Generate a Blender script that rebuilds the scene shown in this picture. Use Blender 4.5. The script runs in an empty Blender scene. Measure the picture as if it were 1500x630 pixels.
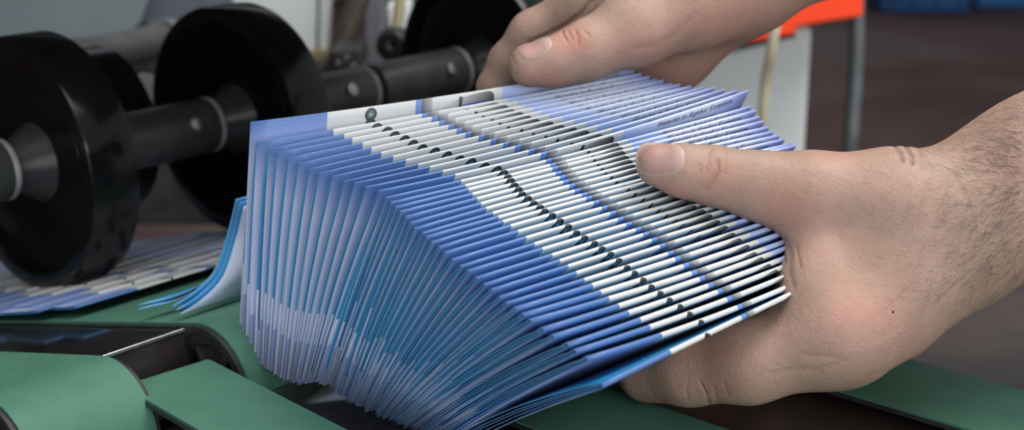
import bpy, bmesh, math, random
import numpy as np
from mathutils import Vector, Matrix
from mathutils.bvhtree import BVHTree
random.seed(7); rng = np.random.default_rng(7)
COL = bpy.context.scene.collection
D2R = math.pi/180

# ------------------------------------------------------------------ camera
CAM_H = 0.245; PITCH = 17*D2R; F = 2083.33
CP, SP = math.cos(PITCH), math.sin(PITCH)
cam_d = bpy.data.cameras.new('camera'); cam = bpy.data.objects.new('camera', cam_d); COL.objects.link(cam)
cam.location = (0, 0, CAM_H); cam.rotation_euler = (math.pi/2-PITCH, 0, 0)
cam_d.lens = 50; cam_d.sensor_width = 36; cam_d.clip_start = 0.01; cam_d.clip_end = 60
cam_d.dof.use_dof = True; cam_d.dof.focus_distance = 0.60; cam_d.dof.aperture_fstop = 9.5
bpy.context.scene.camera = cam
def P(px, py, d):
    x = (px-750)/F*d; u = (315-py)/F*d
    return Vector((x, d*CP+u*SP, CAM_H+u*CP-d*SP))
def G(px, py, z=0.0):
    k = (315-py)/F
    return P(px, py, (z-CAM_H)/(k*CP-SP))
A = Vector((0.656, 0.755, 0)).normalized()       # machine shafts run along A
FW = Vector((0.755, -0.656, 0)).normalized()     # belts run along FW
UP = Vector((0, 0, 1))

# ------------------------------------------------------------------ helpers
def tag(o, label=None, cat=None, group=None, kind=None):
    if label: o['label'] = label
    if cat: o['category'] = cat
    if group: o['group'] = group
    if kind: o['kind'] = kind
    return o
def empty(name, loc=(0,0,0), **k):
    o = bpy.data.objects.new(name, None); o.location = loc; o.empty_display_size = .01
    COL.objects.link(o); return tag(o, **k)
def link(name, me, mat, parent=None, smooth=True):
    if mat:
        for m in (mat if isinstance(mat, (list, tuple)) else [mat]): me.materials.append(m)
    if smooth:
        me.polygons.foreach_set('use_smooth', [True]*len(me.polygons))
    o = bpy.data.objects.new(name, me); COL.objects.link(o)
    if parent:
        o.parent = parent
        o.matrix_parent_inverse = Matrix.Translation(-Vector(parent.location))
    return o
def mesh(name, v, f, mat, parent=None, smooth=True, bevel=0, auto=None):
    me = bpy.data.meshes.new(name); me.from_pydata([tuple(map(float, p)) for p in v], [], f); me.validate(); me.update()
    bm = bmesh.new(); bm.from_mesh(me); bmesh.ops.recalc_face_normals(bm, faces=bm.faces); bm.to_mesh(me); bm.free()
    o = link(name, me, mat, parent, smooth)
    if bevel:
        m = o.modifiers.new('b', 'BEVEL'); m.width = bevel; m.segments = 3; m.limit_method = 'ANGLE'; m.angle_limit = .6
    if auto:
        try: me.set_sharp_from_angle(angle=auto*D2R)
        except Exception: pass
    return o
def frame_from(axis):
    ax = Vector(axis).normalized(); t = UP if abs(ax.z) < .9 else Vector((1,0,0))
    n1 = (t-ax*t.dot(ax)).normalized(); return ax, n1, ax.cross(n1)
def lathe(name, prof, origin, axis, mat, parent=None, seg=96, auto=35):
    ax, n1, n2 = frame_from(axis); o = Vector(origin); v = []; f = []
    n = len(prof)
    for k in range(seg):
        a = 2*math.pi*k/seg; d = n1*math.cos(a)+n2*math.sin(a)
        for r, x in prof: v.append(o+ax*x+d*r)
    for k in range(seg):
        k2 = (k+1) % seg
        for j in range(n-1): f.append((k*n+j, k*n+j+1, k2*n+j+1, k2*n+j))
    return mesh(name, v, f, mat, parent, auto=auto)
def tube(name, pts, r, mat, parent=None, seg=16, caps=True):
    pts = [Vector(p) for p in pts]; v = []; f = []
    rs = r if isinstance(r, (list, tuple)) else [r]*len(pts)
    _, n1, n2 = frame_from(pts[1]-pts[0])
    for i, p in enumerate(pts):
        t = (pts[min(i+1, len(pts)-1)]-pts[max(i-1, 0)]).normalized()
        n1 = (n1-t*n1.dot(t)).normalized(); n2 = t.cross(n1)
        for k in range(seg):
            a = 2*math.pi*k/seg; v.append(p+(n1*math.cos(a)+n2*math.sin(a))*rs[i])
    for i in range(len(pts)-1):
        for k in range(seg):
            k2 = (k+1) % seg; f.append((i*seg+k, i*seg+k2, (i+1)*seg+k2, (i+1)*seg+k))
    if caps: f.append(tuple(range(seg))); f.append(tuple(range((len(pts)-1)*seg, len(pts)*seg)))
    return mesh(name, v, f, mat, parent, auto=50)
def spline(ctrl, n):
    out = []; c = [Vector(p) for p in ctrl]; c = [c[0]*2-c[1]]+c+[c[-1]*2-c[-2]]
    for i in range(1, len(c)-2):
        for k in range(n):
            t = k/n; a, b, d, e = c[i-1], c[i], c[i+1], c[i+2]
            out.append(.5*((2*b)+(d-a)*t+(2*a-5*b+4*d-e)*t*t+(3*b-a-3*d+e)*t**3))
    out.append(c[-2]); return out
def box(name, o, ex, ey, ez, mat, parent=None, bevel=0.0008):
    """corner o with three edge vectors"""
    o, ex, ey, ez = map(Vector, (o, ex, ey, ez)); v = []
    for k in (0, 1):
        for j in (0, 1):
            for i in (0, 1): v.append(o+ex*i+ey*j+ez*k)
    f = [(0,1,3,2), (4,5,7,6), (0,1,5,4), (2,3,7,6), (0,2,6,4), (1,3,7,5)]
    return mesh(name, v, f, mat, parent, smooth=False, bevel=bevel)

# ------------------------------------------------------------------ materials
class E:                                         # tiny expression builder for shader maths
    def __init__(s, nt, sock): s.nt = nt; s.s = sock
    def _m(s, op, b=None, c=None, clamp=False):
        n = s.nt.nodes.new('ShaderNodeMath'); n.operation = op; n.use_clamp = clamp
        s.nt.links.new(s.s, n.inputs[0])
        for i, q in ((1, b), (2, c)):
            if q is None: continue
            if isinstance(q, E): s.nt.links.new(q.s, n.inputs[i])
            else: n.inputs[i].default_value = q
        return E(s.nt, n.outputs[0])
    def __add__(s, b): return s._m('ADD', b)
    def __sub__(s, b): return s._m('SUBTRACT', b)
    def __mul__(s, b): return s._m('MULTIPLY', b)
    def __truediv__(s, b): return s._m('DIVIDE', b)
    def gt(s, b): return s._m('GREATER_THAN', b)
    def lt(s, b): return s._m('LESS_THAN', b)
    def sq(s): return s._m('MULTIPLY', s)
    def clamp(s): return s._m('ADD', 0.0, clamp=True)
def new_mat(name, rough=.5, metal=0, coat=0, spec=.5, sss=0):
    m = bpy.data.materials.new(name); m.use_nodes = True; nt = m.node_tree; b = nt.nodes['Principled BSDF']
    b.inputs['Roughness'].default_value = rough; b.inputs['Metallic'].default_value = metal
    b.inputs['Coat Weight'].default_value = coat; b.inputs['Specular IOR Level'].default_value = spec
    return m, nt, b
def noise(nt, scale, detail=3, rough=.5, coord='Object', dist=0):
    tc = nt.nodes.new('ShaderNodeTexCoord'); n = nt.nodes.new('ShaderNodeTexNoise')
    n.inputs['Scale'].default_value = scale; n.inputs['Detail'].default_value = detail
    n.inputs['Roughness'].default_value = rough; n.inputs['Distortion'].default_value = dist
    nt.links.new(tc.outputs[coord], n.inputs['Vector']); return n
def ramp(nt, fac, stops):
    r = nt.nodes.new('ShaderNodeValToRGB'); nt.links.new(fac, r.inputs[0])
    while len(r.color_ramp.elements) < len(stops): r.color_ramp.elements.new(.5)
    for e, (p, c) in zip(r.color_ramp.elements, stops): e.position = p; e.color = (*c, 1)
    return r.outputs[0]
def bump(nt, b, h, strength, dist=.001):
    n = nt.nodes.new('ShaderNodeBump'); n.inputs['Strength'].default_value = strength; n.inputs['Distance'].default_value = dist
    nt.links.new(h, n.inputs['Height']); nt.links.new(n.outputs[0], b.inputs['Normal'])
def simple(name, c1, c2, scale=80, rough=.5, metal=0, coat=0, bmp=0, bscale=600, spec=.5, detail=4, rough2=None):
    m, nt, b = new_mat(name, rough, metal, coat, spec)
    n = noise(nt, scale, detail); nt.links.new(ramp(nt, n.outputs['Fac'], [(.3, c1), (.7, c2)]), b.inputs['Base Color'])
    if rough2 is not None:
        mr = nt.nodes.new('ShaderNodeMapRange'); nt.links.new(n.outputs['Fac'], mr.inputs[0])
        mr.inputs[1].default_value = .3; mr.inputs[2].default_value = .7
        mr.inputs[3].default_value = rough; mr.inputs[4].default_value = rough2
        nt.links.new(mr.outputs[0], b.inputs['Roughness'])
    if bmp: bump(nt, b, noise(nt, bscale, 3).outputs['Fac'], bmp)
    return m
M = {}
M['belt'] = simple('green_belt', (.060,.170,.116), (.074,.200,.136), 60, .62, bmp=.12, bscale=2500, spec=.35)
M['belt_back'] = simple('belt_backing', (.012,.012,.012), (.03,.03,.03), 120, .6, bmp=.15, bscale=1500)
M['wheel'] = simple('black_gloss_plastic', (.003,.003,.003), (.006,.0058,.0055), 40, .13, rough2=.24, spec=.35)
M['collar'] = simple('grey_collar', (.045,.048,.046), (.07,.073,.07), 60, .42, metal=.35, bmp=.05)
M['washer'] = simple('pale_washer', (.20,.20,.19), (.30,.295,.28), 60, .4)
M['hub'] = simple('hub_plastic', (.02,.021,.021), (.045,.045,.044), 60, .3, spec=.3)
M['steel'] = simple('steel', (.30,.30,.29), (.50,.50,.48), 120, .3, metal=.9)
M['darksteel'] = simple('dark_frame', (.02,.019,.017), (.05,.045,.04), 35, .5, metal=.3, bmp=.1)
M['plate'] = simple('glossy_dark_plate', (.012,.011,.012), (.032,.026,.024), 22, .07, coat=.4, spec=.6, rough2=.2)
M['polished'] = simple('polished_plate', (.17,.17,.185), (.30,.295,.31), 30, .04, metal=.85, rough2=.12)
M['plate_brown'] = simple('reflected_brown_plate', (.036,.024,.019), (.070,.050,.042), 18, .22, spec=.35, rough2=.34)  # brown picked up in reflection is put into the base colour
M['rubber'] = simple('dark_rubber', (.018,.018,.018), (.045,.044,.042), 150, .6, bmp=.25, bscale=900)
M['panel_blue'] = simple('blue_grey_panel', (.15,.185,.20), (.19,.225,.24), 6, .5)
M['panel_light'] = simple('light_grey_panel', (.58,.61,.60), (.68,.71,.70), 6, .5)
M['bar'] = simple('grey_bar', (.085,.088,.085), (.12,.123,.12), 30, .45, metal=.4)
M['cabinet'] = simple('white_cabinet', (.74,.79,.77), (.78,.83,.80), 4, .5)
M['red'] = simple('red_orange_paint', (.80,.045,.006), (.90,.06,.01), 5, .5, spec=.2)
M['cream'] = simple('cream_tube', (.56,.50,.34), (.68,.62,.45), 20, .35)
M['hose'] = simple('grey_hose', (.07,.085,.09), (.12,.14,.15), 30, .35)
M['black'] = simple('black_trim_shadow', (.006,.006,.006), (.014,.014,.014), 30, .5)
M['blue_crate'] = simple('blue_crate', (.006,.055,.17), (.012,.085,.25), 3, .45)
M['blue_crate2'] = simple('light_blue_crate', (.02,.13,.32), (.03,.17,.40), 3, .45)
M['olive'] = simple('ochre_trim', (.20,.165,.07), (.28,.23,.11), 20, .4)
M['brown_hose'] = simple('brown_hose', (.055,.04,.032), (.10,.075,.06), 80, .45, bmp=.2)
def floor_mat():
    m, nt, b = new_mat('brown_floor', .6, spec=.2)
    n = noise(nt, 1.1, 5, .55, dist=.4)
    nt.links.new(ramp(nt, n.outputs['Fac'], [(.33, (.050,.025,.023)), (.5, (.085,.048,.043)), (.68, (.115,.085,.078))]), b.inputs['Base Color'])
    bump(nt, b, noise(nt, 40, 3).outputs['Fac'], .1, .003); return m
M['floor'] = floor_mat()
M['factory'] = simple('hall_wall', (.05,.052,.052), (.085,.085,.082), .8, .8)

def paper_mat(name, kind):
    """printed paper; u runs along the spine, v down the front page (negative = back panel)"""
    m, nt, b = new_mat(name, .42, coat=.18, spec=.45)
    b.inputs['Coat Roughness'].default_value = .42
    tc = nt.nodes.new('ShaderNodeUVMap'); sep = nt.nodes.new('ShaderNodeSeparateXYZ'); nt.links.new(tc.outputs[0], sep.inputs[0])
    u = E(nt, sep.outputs[0]); v = E(nt, sep.outputs[1])
    oi = nt.nodes.new('ShaderNodeObjectInfo'); rnd = E(nt, oi.outputs['Random'])
    def val(c):
        n = nt.nodes.new('ShaderNodeRGB'); n.outputs[0].default_value = (*c, 1); return n.outputs[0]
    def mix(fac, a, c):
        n = nt.nodes.new('ShaderNodeMix'); n.data_type = 'RGBA'
        nt.links.new(fac.s if isinstance(fac, E) else fac, n.inputs[0]); nt.links.new(a, n.inputs[6]); nt.links.new(c, n.inputs[7]); return n.outputs[2]
    WHITE, BLUE, PERI, CYAN, NAVY = (.66,.665,.65), (.140,.240,.52), (.42,.50,.80), (.018,.27,.54), (.025,.12,.40)
    if kind == 'cover':
        base = val(WHITE)
        left = mix(((v-.008)/.03).clamp(), val((.085,.185,.44)), val((.185,.285,.62)))  # fold painted deeper blue, for the sheen the front strips lack
        left = mix(((v-.04)/.16).clamp(), left, val((.50,.56,.82)))
        left = mix(v.gt(.80), left, val((.30,.35,.64)))
        base = mix(u.lt(.19), base, left)
        # control knobs
        for kv, r in ((.034, .0155), (.080, .0138), (.30, .014)):
            d = ((u-.30).sq()+((v-kv)*.5).sq())
            base = mix(d.lt(r*r), base, val((.020,.035,.042)))
            base = mix(d.lt(r*r*.30), base, val((.10,.15,.17)))
            base = mix(d.lt(r*r*.04), base, val((.45,.5,.5)))
        dash = (u-.316).gt(0)*(u-.316).lt(.014)*(v-.112).gt(0)*(v-.112).lt(.012)
        base = mix(dash, base, val((.02,.035,.04)))
        base = mix(u.gt(.414)*u.lt(.430), base, val((.13,.25,.60)))
        g = ((u-.430)/.030).clamp()
        base = mix(u.gt(.430)*u.lt(.458), base, mix(g, val((.10,.10,.11)), val((.45,.45,.46))))
        # grey lens with blue lower arc
        du = (u-.602); el = (du/.130).sq()+((v-.088)/.082).sq()
        left_in = el.lt(1)*u.lt(.602)
        er = ((u-.602)/.018).sq()+((v-.036)/.030).sq()
        right_in = ((u.gt(.6019)*u.lt(.620)*v.gt(.036))+er.lt(1)*u.gt(.6019)).clamp()
        inside = ((left_in+right_in).clamp())*v.lt(.088)*v.gt(.005)
        lg = ((u-.50)/.115).clamp()
        base = mix(inside, base, mix(lg, val((.56,.56,.56)), val((.045,.045,.05))))
        arc = ((u-.575)/.10).sq()*.036+.050
        base = mix(inside*(v-arc).gt(0)*(v-arc).lt(.020)*u.lt(.604), base, val((.02,.05,.50)))
        bar = (u-.527).gt(0)*(u-.527).lt(.009)*v.gt(.012)*v.lt(.075)
        base = mix(bar, base, val((.03,.03,.035)))
        # text field, soft periwinkle with white heart
        tg = ((u-.64)/.12).clamp(); tg2 = ((u-.90)/.10).clamp()
        col = mix(tg2, mix(tg, val((.42,.54,.88)), val((.66,.71,.88))), val((.30,.37,.74)))
        base = mix(u.gt(.64), base, col)
        # body copy on the lower part of the page
        lines = ((v*30)._m('FRACT')).lt(.38)*v.gt(.45)*v.lt(.8)*u.gt(.70)*u.lt(.94)
        base = mix(lines, base, val((.30,.32,.45)))
        # back panel (v<0)
        back = mix((v*-1).gt(.66), val(CYAN), val((.62,.65,.80)))
        base = mix(v.lt(-.004), base, back)
    elif kind == 'inner':
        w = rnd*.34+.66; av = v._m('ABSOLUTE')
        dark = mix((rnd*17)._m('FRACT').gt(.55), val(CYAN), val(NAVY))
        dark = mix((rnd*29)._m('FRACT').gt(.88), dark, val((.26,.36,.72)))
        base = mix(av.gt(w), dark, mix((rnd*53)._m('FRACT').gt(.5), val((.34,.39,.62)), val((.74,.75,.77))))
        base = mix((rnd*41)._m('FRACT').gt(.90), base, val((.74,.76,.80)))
    elif kind == 'edge':
        base = val((.17,.38,.66))
    nt.links.new(base, b.inputs['Base Color'])
    return m
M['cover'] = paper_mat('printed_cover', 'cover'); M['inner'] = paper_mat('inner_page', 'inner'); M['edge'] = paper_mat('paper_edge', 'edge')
M['ink'] = simple('grey_blue_ink', (.045,.06,.12), (.06,.08,.15), 30, .6)
M['inside'] = simple('pale_page', (.50,.56,.74), (.56,.62,.78), 10, .42)
M['cyan_page'] = simple('cyan_page', (.014,.20,.46), (.02,.26,.54), 20, .4)

def skin_mat(name, base=(1,1,1)):
    m, nt, b = new_mat(name, .52, spec=.32)
    n1 = noise(nt, 26, 4, .6); n2 = noise(nt, 190, 3, .6); n3 = noise(nt, 900, 2)
    s = lambda c: tuple(x*y for x, y in zip(c, base))
    c = ramp(nt, n1.outputs['Fac'], [(.30, s((.37,.255,.19))), (.5, s((.43,.285,.215))), (.70, s((.49,.30,.24)))])
    def mixc(f, a, col, mul=1.0, mode='MIX'):
        n = nt.nodes.new('ShaderNodeMix'); n.data_type = 'RGBA'; n.blend_type = mode
        nt.links.new(f, n.inputs[0]); nt.links.new(a, n.inputs[6])
        n.inputs[7].default_value = (*col, 1); return n.outputs[2]
    fr = ramp(nt, n2.outputs['Fac'], [(.45, (0,0,0)), (.75, (.35,.35,.35))])
    c = mixc(fr, c, (.36,.19,.14))
    at = nt.nodes.new('ShaderNodeAttribute'); at.attribute_name = 'redness'
    c = mixc(at.outputs['Fac'], c, s((.56,.22,.16)))
    ac = nt.nodes.new('ShaderNodeAttribute'); ac.attribute_name = 'crease'
    k = E(nt, ac.outputs['Fac'])
    c = mixc((k*.35).clamp().s, c, (.20,.09,.06))
    nt.links.new(c, b.inputs['Base Color'])
    b.inputs['Subsurface Weight'].default_value = .12; b.inputs['Subsurface Radius'].default_value = (1,.35,.2)
    b.inputs['Subsurface Scale'].default_value = .003
    vo = nt.nodes.new('ShaderNodeTexVoronoi'); vo.inputs['Scale'].default_value = 900; tc = nt.nodes.new('ShaderNodeTexCoord')
    nt.links.new(tc.outputs['Object'], vo.inputs['Vector'])
    h = E(nt, n2.outputs['Fac'])*.55+E(nt, n3.outputs['Fac'])*.22+E(nt, vo.outputs['Distance'])*.18-k*1.1
    bump(nt, b, h.s, .75, .0009)
    return m
M['skin'] = skin_mat('skin')
def nail_mat():
    m, nt, b = new_mat('fingernail', .42, coat=.0, spec=.4)
    uvn = nt.nodes.new('ShaderNodeUVMap'); sep = nt.nodes.new('ShaderNodeSeparateXYZ'); nt.links.new(uvn.outputs[0], sep.inputs[0])
    u = E(nt, sep.outputs[0]); v = E(nt, sep.outputs[1])
    n = noise(nt, 150, 3)
    c = ramp(nt, n.outputs['Fac'], [(.3, (.43,.25,.21)), (.7, (.49,.295,.25))])
    def mixc(f, a, col):
        q = nt.nodes.new('ShaderNodeMix'); q.data_type = 'RGBA'; nt.links.new(f.s, q.inputs[0]); nt.links.new(a, q.inputs[6]); q.inputs[7].default_value = (*col, 1); return q.outputs[2]
    c = mixc(((u-.74)/.12).clamp()*.5, c, (.56,.42,.37))       # half-moon towards the cuticle
    c = mixc(((u*-1+.05)/.02).clamp(), c, (.50,.40,.29))    # free edge
    c = mixc(((v._m('ABSOLUTE')-.86)/.08).clamp()*.8, c, (.60,.46,.37))
    
    nt.links.new(c, b.inputs['Base Color'])
    return m
M['nail'] = nail_mat()
M['cuticle'] = simple('cuticle', (.44,.31,.22), (.56,.43,.33), 500, .5, bmp=.3, bscale=1500)
M['hair'] = simple('dark_hair', (.045,.028,.018), (.07,.045,.03), 50, .5)

# ------------------------------------------------------------------ setting
FLOORZ = -0.80
fl = box('floor', (-5, -1.5, FLOORZ-.05), (12,0,0), (0,13,0), (0,0,.05), M['floor'], bevel=0); fl['kind'] = 'structure'
wb = box('wall_back', (-5, 11.5, FLOORZ), (12,0,0), (0,.1,0), (0,0,4.2), M['factory'], bevel=0); wb['kind'] = 'structure'
wl = box('wall_left', (-5, -1.5, FLOORZ), (.1,0,0), (0,13,0), (0,0,4.2), M['factory'], bevel=0); wl['kind'] = 'structure'

# ------------------------------------------------------------------ machine belts
def belt(label, top_far, top_near, R, length, tilt, rim=.004, group='green conveyor belts', start_round=False, spokes=0):
    """top_far/top_near: end-pulley crest at the belt's two sides; runs back from there, dropping by tilt"""
    back = (-FW*math.cos(tilt)-UP*math.sin(tilt)); nrm = (UP*math.cos(tilt)-FW*math.sin(tilt))
    c = (top_near-nrm*R)
    root = empty('conveyor_belt', c, label=label, cat='conveyor belt', group=group)
    W = (top_far-top_near).dot(A); ctr = c
    def loop(r):
        pts = []
        for k in range(0, 25):
            a = math.pi*k/24; pts.append(ctr+nrm*r*math.cos(a)-back*r*math.sin(a))
        e = ctr+back*length
        for k in range(0, 25):
            a = math.pi+math.pi*k/24; pts.append(e+nrm*r*math.cos(a)-back*r*math.sin(a))
        return pts
    def band(name, r1, r2, w0, w1, mat, par):
        o1 = loop(r1); o2 = loop(r2); v = []; n = len(o1)
        for q in (o1, o2):
            for w in (w0, w1): v += [p+A*w for p in q]
        f = []
        for k in range(n):
            k2 = (k+1) % n
            f += [(k,k2,n+k2,n+k), (2*n+k,2*n+k2,3*n+k2,3*n+k), (k,k2,2*n+k2,2*n+k), (n+k,n+k2,3*n+k2,3*n+k)]
        return mesh(name, v, f, mat, par, auto=50)
    band('belt_surface', R, R-.0012, 0, W, M['belt'], root)
    band('belt_backing', R-.00125, R-.0045, -.0025, W+.0025, M['belt_back'], root)
    for q, e in enumerate((ctr, ctr+back*length)):
        r = R-.0048
        pr = [(.006,.0),(r*.30,0),(r*.30,.002),(r*.42,.002),(r*.42,.006),(r*.74,.006),(r*.78,.001),(r*.98,0),(r,.001),(r,W-.001),(r*.98,W),(r*.78,W-.001),(r*.74,W-.006),(r*.42,W-.006),(.006,W-.003)]
        pu = lathe('pulley', pr, e, A, M['rubber'], root, seg=64)
        if spokes and q == 0:
            for s in range(spokes):
                a = 2*math.pi*s/spokes+.4; d = nrm*math.cos(a)+back*math.sin(a); t = nrm*-math.sin(a)+back*math.cos(a)
                o_ = e+A*.0012+d*r*.25-t*.0018
                sp = box('spoke', o_, d*r*.55, t*.0036, A*.006, M['rubber'], pu, bevel=.0006)
                sp.matrix_parent_inverse = pu.matrix_parent_inverse.inverted() if False else Matrix.Translation((0,0,0))
                sp.matrix_parent_inverse = Matrix.Translation(-Vector(root.location)) @ Matrix.Identity(4) if False else Matrix.Identity(4)
        tube('axle', [e-A*.006, e+A*(W+.006)], .0055, M['steel'], root)
    return root
TILT = 14*D2R
C0 = G(288, 473, 0.0)                        # crest of the far belt, near side
WC = .17
belt('green belt carrying the leaflets under the black wheels, rounding a spoked pulley', C0+A*WC, C0, .031, .62, TILT, spokes=5)
A1 = G(150, 521, 0.0)                        # crest of near-left belt, far side
belt('green belt rounding its pulley in the lower left corner', A1, A1-A*.058, .031, .5, TILT)
ZD = -.011
D1 = G(310, 528, ZD); DW = .048
# centre belt: crest at its far end, level run towards the viewer
def flat_belt(label, p_far_start, W, R, length, z, A=A, FW=FW):
    root = empty('conveyor_belt', p_far_start-UP*R, label=label, cat='conveyor belt', group='green conveyor belts')
    c = p_far_start-UP*R-A*W
    def loop(r):
        pts = [c+UP*r*math.cos(a)-FW*r*math.sin(a) for a in [math.pi*(1-k/24) for k in range(25)]]
        e = c+FW*length
        pts += [e+UP*r*math.cos(a)+FW*r*math.sin(a) for a in [math.pi*k/24 for k in range(25)]]
        return pts
    def band(name, r1, r2, w0, w1, mat):
        o1 = loop(r1); o2 = loop(r2); v = []; n = len(o1)
        for q in (o1, o2):
            for w in (w0, w1): v.extend([p+A*w for p in q])
        f = []
        for k in range(n):
            k2 = (k+1) % n
            f += [(k,k2,n+k2,n+k), (2*n+k,2*n+k2,3*n+k2,3*n+k), (k,k2,2*n+k2,2*n+k), (n+k,n+k2,3*n+k2,3*n+k)]
        return mesh(name, v, f, mat, root, auto=50)
    band('belt_surface', R, R-.0012, 0, W, M['belt'])
    band('belt_backing', R-.00125, R-.003, -.0008, W+.0008, M['belt_back'])
    for e in (c, c+FW*length):
        r = R-.0033
        lathe('pulley', [(.001,0),(r*.9,0),(r,.001),(r,W-.001),(r*.9,W),(.001,W)], e, A, M['rubber'], root, seg=48)
    return root
flat_belt('green belt starting between the two pulleys and running to the bottom edge', D1, .044, .012, .40, ZD, A=Vector((.72,.694,0)), FW=Vector((.694,-.72,0)))
E1 = G(1330, 525, -.016)
flat_belt('green belt crossing the lower right corner beyond the hand', E1-FW*.22, .054, .010, .60, -.016)
F1 = G(925, 581, -.016)
flat_belt('green belt passing under the fingers of the lower hand', F1-FW*.10, .052, .010, .40, -.016)

# machine plates
E_ = G(283, 476, -.004)-A*.003
bk = (-FW*math.cos(TILT)-UP*math.sin(TILT)); nr = (UP*math.cos(TILT)-FW*math.sin(TILT))
q0 = G(112, 520, -.004); Lp = (E_-q0).dot(A)-.006
pl = empty('machine_bed', E_-A*Lp, label='glossy black machine bed with a bright front edge between two belts', cat='machine plate')
box('bed_block', E_-A*Lp, A*(Lp-.003), bk*.5, -nr*.05, M['plate'], pl)
box('edge_strip', E_-A*Lp-nr*.0012, A*Lp, FW*.0012, nr*.0016, M['steel'], pl, bevel=.0003)
Q0 = C0+FW*.0335; Q0.z = -.027
sl = box('glossy_base_plate', Q0-A*.32+FW*.002, A*.62, FW*.5, -UP*.01, M['polished'], bevel=.001)
tag(sl, 'polished dark plate under the fanned leaflets that mirrors their lower edges', 'machine plate')
rp = box('glossy_side_plate', G(1075,600,-.0265)-A*.03-FW*.14, A*.34, FW*.50, -UP*.0007, M['plate_brown'], bevel=0)
tag(rp, 'glossy plate with reflected brown painted in, between the two right-hand green belts', 'machine plate')
hd = box('shade_hood', (-1.1,.75,.21), (1.12,0,0), (0,.42,0), (0,0,.03), M['panel_blue'], bevel=.004)  # unseen slab added to keep overhead light off the wheels
tag(hd, 'unseen blue-grey hood added above the black wheels to shade them', 'machine hood')
fr = empty('under_light_block', (0,.7,-.09), label='unseen dark machine base added below the green belts to block light', cat='machine base')
box('light_block_slab', C0-A*.35-FW*.75-UP*.34, A*.75, FW*1.4, -UP*.03, M['darksteel'], fr)  # out-of-view slab added under the belts to block light from below

# ------------------------------------------------------------------ wheels on the shaft
W1 = P(26, 244, .85); W2 = P(323, 178, .96)
AX = (W2-W1); AX.z = 0; AX.normalize(); zc = (W1.z+W2.z)/2; W1.z = zc; W2.z = zc
W3 = W2+AX*.25; RW = .0772
sh = empty('drive_shaft', W1-AX*.12, label='grey metal shaft with bolted collars carrying the black wheels', cat='shaft')
tube('shaft_rod', [W1-AX*.16, W3+AX*.3], .0085, M['steel'], sh, seg=32)
def collar(x0, x1, base, bolt_at):
    a = base+AX*x0; L = x1-x0; r = .0185
    c = lathe('collar', [(.0086,0),(r*.86,0),(r*.98,.0015),(r,.004),(r,L-.006),(r*.985,L-.004)], a, AX, M['collar'], sh, seg=64)
    lathe('washer', [(.009,L-.004),(r*.985,L-.004),(r*1.01,L-.0032),(r*1.01,L-.001),(r*.97,L),(.009,L)], a, AX, M['washer'], c, seg=64).matrix_parent_inverse = Matrix.Identity(4)
    _, n1, n2 = frame_from(AX)
    toward = (Vector((0,0,CAM_H+.1))-a); toward -= AX*toward.dot(AX); toward.normalize()
    b0 = a+AX*bolt_at+toward*(r-.001)
    b = lathe('bolt', [(.0001,.0042),(.0026,.0042),(.0048,.0036),(.0052,.0028),(.0052,0)], b0, toward, M['steel'], c, seg=6, auto=20); b.matrix_parent_inverse = Matrix.Identity(4)
def fix(par, ch): ch.matrix_parent_inverse = Matrix.Identity(4)
wheel_lab = ['shiny black wheel nearest the left edge, partly cut by the frame', 'shiny black wheel directly behind the top left corner of the leaflet fan', 'shiny black wheel in the background beside the upper hand']
for wc, lab, wd in zip((W1, W2, W3), wheel_lab, (.033, .033, .033)):
    root = empty('feed_roller', wc, label=lab, cat='wheel', group='black wheels on the shaft')
    R = RW; w = wd
    prof = [(R*.30,.012),(R*.74,.012),(R*.84,.0095),(R*.865,.001),(R*.88,0),(R*.955,0),(R*.99,.001),(R,.003),(R,w-.003),(R*.99,w-.001),(R*.955,w),(R*.88,w),(R*.865,w-.001),(R*.84,w-.010),(R*.74,w-.012),(R*.30,w-.012)]
    lathe('wheel_body', prof, wc, AX, M['wheel'], root, seg=160)
    lathe('hub', [(.0088,-.006),(.0135,-.006),(.015,-.004),(.019,.003),(.0245,.0125)], wc, AX, M['hub'], root, seg=48)
    lathe('hub', [(.0245,w-.0125),(.019,w-.003),(.015,w+.004),(.0088,w+.004)], wc, AX, M['hub'], root, seg=48)
collar(-.075, -.008, W1, .046); collar(.05, .143, W1, .068)
collar(.055, .135, W2, .05); collar(.14, .236, W2, .07)
# second row of wheels behind
S2 = W1+AX*.07-FW*.085-UP*.012
rr = empty('rear_roller', S2, label='dark roller half hidden behind the leftmost wheel', cat='roller')
lathe('roller_body', [(.008,0),(.030,0),(.055,.004),(.058,.008),(.058,.05),(.05,.056),(.008,.058)], S2, AX, M['wheel'], rr, seg=96)
# rear bar
b0 = P(90, 92, 1.18); b1 = P(238, 58, 1.32)
dirb = (b1-b0).normalized()
rb = empty('rear_bar', b0, label='thick grey round bar behind the wheels under the blue-grey panel', cat='bar')
tube('bar_tube', [b0-dirb*.16, b1], .0155, M['bar'], rb, seg=32)
tube('end_collar', [b1, b1+dirb*.012], .019, M['steel'], rb, seg=32)
tube('bar_rod', [b1+dirb*.012, b1+dirb*.5], .008, M['darksteel'], rb, seg=24)
kb = lathe('round_knob', [(.0001,0),(.008,.001),(.0125,.005),(.0135,.010),(.011,.015),(.0001,.017)], P(222,130,1.14), (-.3,-1,.1), simple('knob_white', (.5,.5,.48), (.6,.6,.58), 20, .4), seg=32)
tag(kb, 'small white knob peeping out between the two front wheels', 'knob')

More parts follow.
